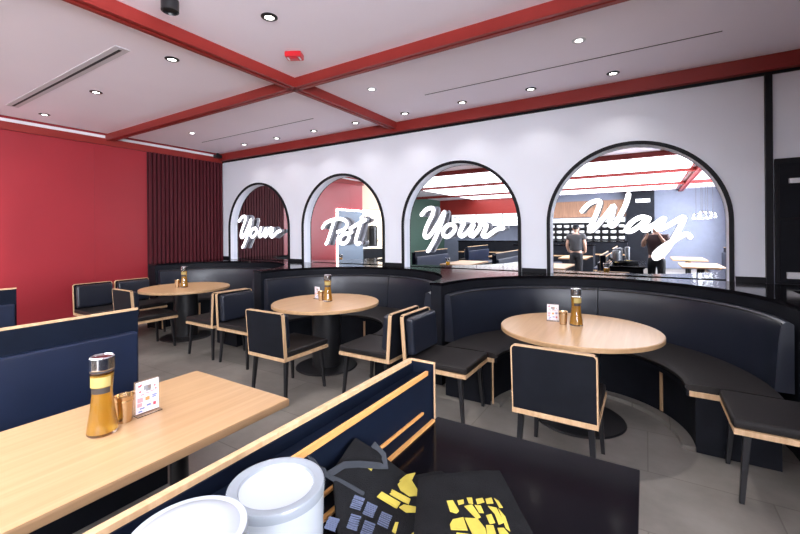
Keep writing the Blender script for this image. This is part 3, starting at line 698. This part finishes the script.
def cloth_slab(top, bot, zf, base, nu=36, nv=24):
    t = bmesh.new(); G = []; H = []
    for j in range(nv + 1):
        G.append([]); H.append([])
        for i in range(nu + 1):
            x, y = lerp(curve(bot, i / nu), curve(top, i / nu), j / nv)
            edge = min(i, nu - i, j * 1.5, (nv - j) * 1.5); dz = -.006 * max(0, 1 - edge / 2.0)
            z = zf(x, y) + dz
            G[-1].append(t.verts.new((x, y, z))); H[-1].append(t.verts.new((x, y, base(z))))
    for j in range(nv):
        for i in range(nu):
            t.faces.new((G[j][i], G[j][i + 1], G[j + 1][i + 1], G[j + 1][i])); t.faces.new((H[j][i], H[j + 1][i], H[j + 1][i + 1], H[j][i + 1]))
    for i in range(nu):
        t.faces.new((G[0][i], H[0][i], H[0][i + 1], G[0][i + 1])); t.faces.new((G[nv][i], G[nv][i + 1], H[nv][i + 1], H[nv][i]))
    for j in range(nv):
        t.faces.new((G[j][0], G[j + 1][0], H[j + 1][0], H[j][0])); t.faces.new((G[j][nu], H[j][nu], H[j + 1][nu], G[j + 1][nu]))
    bmesh.ops.recalc_face_normals(t, faces=t.faces[:])
    return MB().merge(t)
def decals(polys, zf, lift=.0016):
    mb = MB()
    for p in polys:
        t = bmesh.new(); a = [t.verts.new((x, y, zf(x, y) - .001)) for x, y in p]; b = [t.verts.new((x, y, zf(x, y) + lift)) for x, y in p]
        t.faces.new(a); t.faces.new(b[::-1]); n = len(p)
        for i in range(n): t.faces.new((a[i], b[i], b[(i + 1) % n], a[(i + 1) % n]))
        bmesh.ops.recalc_face_normals(t, faces=t.faces[:]); mb.merge(t)
    return mb
bag = thing('tote_bag', 'folded black cloth bag with grey strap and yellow emblem, nearer the white tub', 'bag', (0, 0, 0), 0, 'black printed bags on the counter')
top = [(-.674, .850), (-.49, 1.0), (-.33, .945), (-.134, .77)]; bot = [(-.655, .735), (-.58, .665), (-.50, .585), (-.42, .49)]
obj('fabric', cloth_slab(top, bot, hz, lambda z: max(.8415, z - .04)), M['cloth'], bag, True, 60)
for p in B1: obj('emblem_shape', decals([p], hz), M['yellow'], bag, False)
obj('printed_text', decals(T1, hz), M['faded'], bag, False)
st = MB()
def ribbon(pts, w):
    rings = []
    pts = [Vector(p) for p in pts]; n = len(pts)
    for i, p in enumerate(pts):
        d = (pts[min(i + 1, n - 1)] - pts[max(i - 1, 0)]).normalized(); s = d.cross(Vector((.5277, -.8494, .25))).normalized() * (w[i] if isinstance(w, list) else w); nn = d.cross(s).normalized() * .0015
        rings.append([p + s + nn, p - s + nn, p - s - nn, p + s - nn])
    return MB().sweep(rings)
obj('strap', ribbon([(-.676, .672, 1.03), (-.670, .682, 1.015), (-.664, .69, .995), (-.657, .70, .985), (-.650, .712, .970), (-.630, .728, .955), (-.607, .748, .935), (-.585, .768, .918)], [.001, .006, .008, .009, .004, .007, .007, .004]), M['strap'], bag, True, 60)
obj('strap_loop', ribbon([(-.650, .712, .972), (-.640, .76, .975), (-.625, .80, .962), (-.60, .85, .940), (-.590, .87, .930), (-.61, .89, .945), (-.645, .89, .966)], .008), M['strap'], bag, True, 60)
def hz2(x, y): return .922 + .0018 * math.sin(41 * x + 23 * y) + .0012 * math.sin(60 * y)
bag2 = thing('tote_bag', 'black cloth bag with large yellow lettering blocks, on top of the other bag', 'bag', (0, 0, 0), 0, 'black printed bags on the counter')
obj('fabric', cloth_slab([(-.505, .895), (-.43, .965), (-.335, 1.035)], [(-.36, .60), (-.25, .68), (-.14, .76)], hz2, lambda z: z - .012, 26, 26), M['cloth'], bag2, True, 60)
for p in B2: obj('lettering_shape', decals([p], hz2), M['yellow'], bag2, False)

# ------------------------------------------------------------------ people (seen in the mirrors)
def skin_mesh(name, verts, edges, radii, m, parent, root=0, sub=2):
    me = bpy.data.meshes.new(name); me.from_pydata([tuple(v) for v in verts], edges, []); me.materials.append(m)
    o = bpy.data.objects.new(name, me); COL.objects.link(o); o.parent = parent
    md = o.modifiers.new('Skin', 'SKIN'); md.use_smooth_shade = True
    for i, r in enumerate(radii):
        s = me.skin_vertices[0].data[i]; s.radius = r if isinstance(r, tuple) else (r, r); s.use_root = (i == root)
    sb = o.modifiers.new('Sub', 'SUBSURF'); sb.levels = sub; sb.render_levels = sub
    return o
def person(label, loc, rz, raised, shirt):
    """standing, facing +Y locally, 1.72 m"""
    t = thing('person', label, 'person', loc, rz, 'people in the mirrors')
    V = [(0, 0, .95), (0, 0, 1.10), (0, 0, 1.26), (0, .0, 1.40), (0, .005, 1.47), (0, .012, 1.54)]; R = [(.15, .11), (.135, .10), (.16, .11), (.13, .09), (.058, .058), (.055, .055)]
    E = [(0, 1), (1, 2), (2, 3), (3, 4), (4, 5)]
    def add(chain, start):
        p = start
        for v, r in chain: V.append(v); R.append(r); E.append((p, len(V) - 1)); p = len(V) - 1
        return p
    for s in (-1, 1):
        add([((s * .095, 0, .86), .088), ((s * .10, .01, .50), .060), ((s * .105, -.01, .28), .052), ((s * .105, -.02, .09), .038), ((s * .115, .06, .035), .035), ((s * .12, .15, .03), .028)], 0)
        if raised: arm = [((s * .19, 0, 1.40), .055), ((s * .25, .06, 1.18), .045), ((s * .20, .19, 1.30), .038), ((s * .10, .19, 1.46), .027)]
        else: arm = [((s * .19, 0, 1.40), .055), ((s * .24, -.02, 1.14), .044), ((s * .22, .10, .96), .036), ((s * .15, .20, .93), .026)]
        w = add(arm, 3)
        hx, hy, hz_ = V[w]
        for k in range(5):
            if raised:
                base = (hx - s * (.004 if k else .0), hy + .012, hz_ + .03 + .016 * (k - 1) if k else hz_ + .01)
                tip1 = (base[0] - s * .006, base[1] + .03 - .002 * k, base[2] + .012); tip2 = (tip1[0] - s * .010, tip1[1] - .008, tip1[2] + (.002 if k else .02))
            else:
                base = (hx - s * .018, hy + .02, hz_ + .02 - .015 * k); tip1 = (base[0] - s * .025, base[1] + .025, base[2] - .006); tip2 = (tip1[0] - s * .024, tip1[1] + .004, tip1[2] - .012)
            add([(base, .011), (tip1, .009), (tip2, .008)], w)
    skin_mesh('body', V, E, R, M['skin'], t)
    # head with face
    h = MB().ball((0, .02, 1.615), .1, .78, .95, 1.18)
    for v in h.bm.verts:
        if v.co.z < 1.60 and v.co.y > 0: v.co.x *= .86
    h.ball((0, .118, 1.60), .018, .7, .9, 1.3, 10, 8)
    for s in (-1, 1): h.ball((s * .08, .01, 1.605), .024, .4, .8, 1.2, 10, 8)
    body = [o for o in bpy.data.objects if o.parent == t][0]
    hd = obj('head', h, M['skin'], t, True, 80)
    for s in (-1, 1): obj('eye', MB().ball((s * .032, .106, 1.622), .011, 1, .6, .7, 10, 8), M['hair'], hd)
    obj('mouth', MB().ball((0, .107, 1.560), .022, 1, .3, .28, 10, 8), M['print_red'], hd)
    hr = MB().ball((0, .005, 1.650), .1, .83, .98, .98)
    bmesh.ops.delete(hr.bm, geom=[v for v in hr.bm.verts if v.co.z < 1.632 and v.co.y > -.02 or v.co.z < 1.57], context='VERTS')
    obj('hair', hr, M['hair'], t, True, 80)
    # clothes
    SV = [(0, 0, .93), (0, 0, 1.10), (0, 0, 1.27), (0, 0, 1.405), (0, .004, 1.455)]; SR = [(.19, .15), (.178, .138), (.205, .145), (.17, .125), (.085, .085)]
    SE = [(0, 1), (1, 2), (2, 3), (3, 4)]
    for s in (-1, 1):
        b = len(SV); SV += [(s * .195, 0, 1.405), ((s * .225, .03, 1.28) if raised else (s * .22, -.01, 1.27))]; SR += [.082, .078]; SE += [(3, b), (b, b + 1)]
    skin_mesh('shirt', SV, SE, SR, shirt, t)
    PV = [(0, 0, 1.0), (0, 0, .92)]; PR = [(.155, .12), (.165, .13)]; PE = [(0, 1)]
    for s in (-1, 1):
        b = len(PV); PV += [(s * .097, 0, .82), (s * .10, .01, .50), (s * .105, -.01, .28), (s * .105, -.02, .09)]; PR += [.10, .075, .066, .062]
        PE += [(1, b), (b, b + 1), (b + 1, b + 2), (b + 2, b + 3)]
    skin_mesh('trousers', PV, PE, PR, M['trouser'], t)
    for s in (-1, 1): obj('shoe', MB().box(s * .115 - .045, s * .115 + .045, -.075, .20, 0, .075, .03, 3), M['black'], t)
    return t
RZ = math.radians(31.8)
px_, py_ = .5277 * .34 + .02, -.8494 * .34
person('standing photographer in a dark maroon shirt raising a camera, seen in the right mirror', (px_, py_, 0), RZ * .6, True, M['shirt2'])
cam_o = thing('camera', 'small black camera held up by the photographer, seen in the right mirror', 'camera', (.5277 * .10 + .012, -.8494 * .10, 1.53), RZ)
obj('body', MB().box(-.058, .058, -.03, .03, -.045, .04, .008).box(-.025, .025, -.03, .03, .035, .062, .006), M['black_metal'], cam_o)
obj('lens', MB().tube([(0, .028, -.003), (0, .06, -.003), (0, .075, -.003)], [.036, .036, .034], 24), M['black_metal'], cam_o)
pc = person('person in charcoal shirt and dark cap seen from behind in the right mirror', (-1.69, -1.85, 0), PI + .1, False, M['shirt'])
capo = MB().ball((0, .005, 1.665), .1, .86, 1.0, .82); bmesh.ops.delete(capo.bm, geom=[v for v in capo.bm.verts if v.co.z < 1.645], context='VERTS')
capo.box(-.06, .06, .08, .17, 1.642, 1.650, .003)
obj('cap', capo, M['black'], pc, True, 60)

# ------------------------------------------------------------------ tables and benches behind (seen in the mirrors)
k = 0
RW = ['behind the photographer', 'in the second row behind']
for (x, y, fl, lab) in ((-2.96, -3.60, 0, 'navy bench in the row behind the left foreground table, seen in a mirror'), (-.80, -2.88, 1, 'navy bench in the row behind the counter, seen in the right mirror'),
                        (-5.12, -3.60, 0, 'navy bench behind on the far left, seen in the third mirror'), (1.9, -.2, 1, 'navy bench by the right wall behind the photographer, seen in the right mirror'), (1.9, -2.9, 1, 'navy bench by the grey wall farther back, seen in the right mirror')):
    dup(bL, (x, y, 0), PI if fl else 0, lab)
for (x, y, lab) in ((-1.86, -2.95, 'rectangular table in the row behind, seen in the right mirror'), (-4.03, -2.95, 'rectangular table farther left in the row behind, seen in a mirror'), (1.0, -3.4, 'rectangular table by the grey wall, seen in the right mirror'), (1.05, -.9, 'rectangular table right of the photographer, seen in the right mirror')):
    dup(ft, (x, y, 0), 0, lab)
def island(label, x0, x1, y0, y1, h):
    t = thing('kitchen_counter', label, 'counter', ((x0 + x1) / 2, (y0 + y1) / 2, 0), 0, 'black counters behind')
    w, d = (x1 - x0) / 2, (y1 - y0) / 2
    obj('body', MB().box(-w, w, -d, d, 0, h - .04), M['black'], t); obj('worktop', MB().box(-w - .03, w + .03, -d - .03, d + .03, h - .04, h, .004), M['stone'], t)
    obj('rail', MB().box(-w, w, d + .001, d + .02, .62, .66), M['ply'], t)
    return t
island('long black serving counter far behind, seen in the two right mirrors', -7.4, -.6, -7.4, -6.7, 1.15)
island('low black station in the middle of the room behind, seen in the right mirror', -4.4, -1.6, -5.9, -5.2, 1.05)
sd = thing('dish_shelf', 'wall shelf stacked with white dishes over the serving counter, seen in the right mirror', 'shelf', (-3.95, YB + .2, 0))
obj('frame', MB().box(-1.1, 3.2, -.14, -.12, .0, 1.9).box(-1.1, 3.2, -.12, .16, 1.15, 1.18).box(-1.1, 3.2, -.12, .16, 1.40, 1.43).box(-1.1, 3.2, -.12, .16, 1.65, 1.68).box(-1.1, 3.2, -.12, .16, 1.88, 1.92), M['black_metal'], sd, False)
obj('light_strip', MB().box(-1.1, 3.2, .0, .12, 1.92, 2.10), M['menu'], sd, False)
first = None
for r in range(3):
    for c in range(14):
        p = (-4.9 + c * .31, YB + .22, (1.18, 1.43, 1.68)[r] + .001)
        lab = 'stack of white dishes on the far shelf, seen small in the right mirror'
        if first is None:
            first = tag(obj('dish_stack', MB().lathe([(0, 0), (.06, 0), (.11, .03), (.115, .04), (.11, .06), (.115, .08), (.11, .10), (.115, .13), (.10, .13), (0, .10)], 0, 0, 16), M['dish'], None), lab, 'dishes', 'dish stacks on the far shelf'); first.location = p
        else:
            o = first.copy(); COL.objects.link(o); o.location = p
for i in range(3):
    t = thing('menu_sign', 'lit white menu board under the red bulkhead, %s in the third mirror' % ['left one', 'middle one', 'right one'][i], 'sign', (-7.9 + i * 1.35, YB + .46, 2.13), 0, 'menu boards')
    obj('panel', MB().box(-.65, .65, -.02, .02, -.29, .29, .005), M['menu'], t)
    mk = MB(); rnd = random.Random(i)
    for r in range(3):
        for c in range(5): mk.box(-.52 + c * .24, -.52 + c * .24 + .06 + .08 * rnd.random(), .02, .024, .15 - r * .17, .19 - r * .17)
    obj('menu_marks', mk, M['print_grey'], t, False)
pf = None
for i in range(6):
    lab = 'small glass pendant lamp hanging by the grey wall, seen in the right mirror'
    if pf is None:
        pf = thing('pendant_lamp', lab, 'lamp', (1.35, -3.6, ZC), 0, 'pendant lamps by the grey wall')
        obj('cord', MB().tube([(0, 0, 0), (0, 0, -1.15)], .006, 6), M['black_metal'], pf)
        obj('shade', MB().lathe([(0, -1.12), (.05, -1.12), (.10, -1.22), (.10, -1.30), (0, -1.30)], 0, 0, 20), M['glass'], pf)
    else: dup(pf, (1.35 + .18 * (i % 3), -3.6 - .55 * i, ZC), 0)
# guests' stools and partition posts behind the serving counter row
for i, (x, y) in enumerate(((-6.1, -4.6), (-6.8, -3.2))):
    dup(ch, (x, y, 0), [PI / 2, -PI / 2, 0, PI][i], 'black dining chair in the area behind, seen in the third mirror (%s)' % ['near the benches', 'by the green wall'][i])

# ------------------------------------------------------------------ lights
def lamp(name, kind, loc, energy, col, size=.05, spot=None, blend=.6):
    l = bpy.data.lights.new(name, kind); l.energy = energy; l.color = col
    if kind == 'SPOT': l.spot_size = spot; l.spot_blend = blend; l.shadow_soft_size = size
    o = bpy.data.objects.new(name, l); o.location = loc; COL.objects.link(o); return o
for x in [-6.27, -5.40, -4.53, -3.68, -2.82, -1.97, -1.12, -.28]:
    lamp('downlight_beam', 'SPOT', (x, 4.70, ZC - .02), 9, (1, .95, .93), .04, 1.9)
for x in [-6.94, -5.37, -3.77, -2.42]:
    lamp('downlight_beam', 'SPOT', (x, 2.045, ZC - .02), 9, (1, .95, .93), .04, 1.9)
for x, y in ((-6.265, 3.71), (-2.66, 3.70), (-.48, 3.73)):
    lamp('downlight_beam', 'SPOT', (x, y, ZC - .02), 110, (1, .95, .90), .04, 1.15)

w = bpy.data.worlds.new('World'); scene.world = w; w.use_nodes = True
w.node_tree.nodes['Background'].inputs['Color'].default_value = (.5, .55, .7, 1)
w.node_tree.nodes['Background'].inputs['Strength'].default_value = .3

# ------------------------------------------------------------------ camera
cd = bpy.data.cameras.new('Camera'); cam = bpy.data.objects.new('Camera', cd); COL.objects.link(cam)
cd.sensor_fit = 'HORIZONTAL'; cd.sensor_width = 36; cd.lens = 36 * 396.692 / 800
cd.shift_y = -(267 - 232.387) / 800; cd.clip_start = .02
yaw, roll = math.radians(31.799), math.radians(.479)
cam.matrix_world = Matrix.Translation((0, 0, 1.55)) @ Matrix.Rotation(yaw, 4, 'Z') @ Matrix.Rotation(PI / 2, 4, 'X') @ Matrix.Rotation(-roll, 4, 'Z')
scene.camera = cam
vs = scene.view_settings
vs.view_transform = 'Standard'; vs.look = 'None'; vs.gamma = 1; vs.use_curve_mapping = False; vs.exposure = 0.10
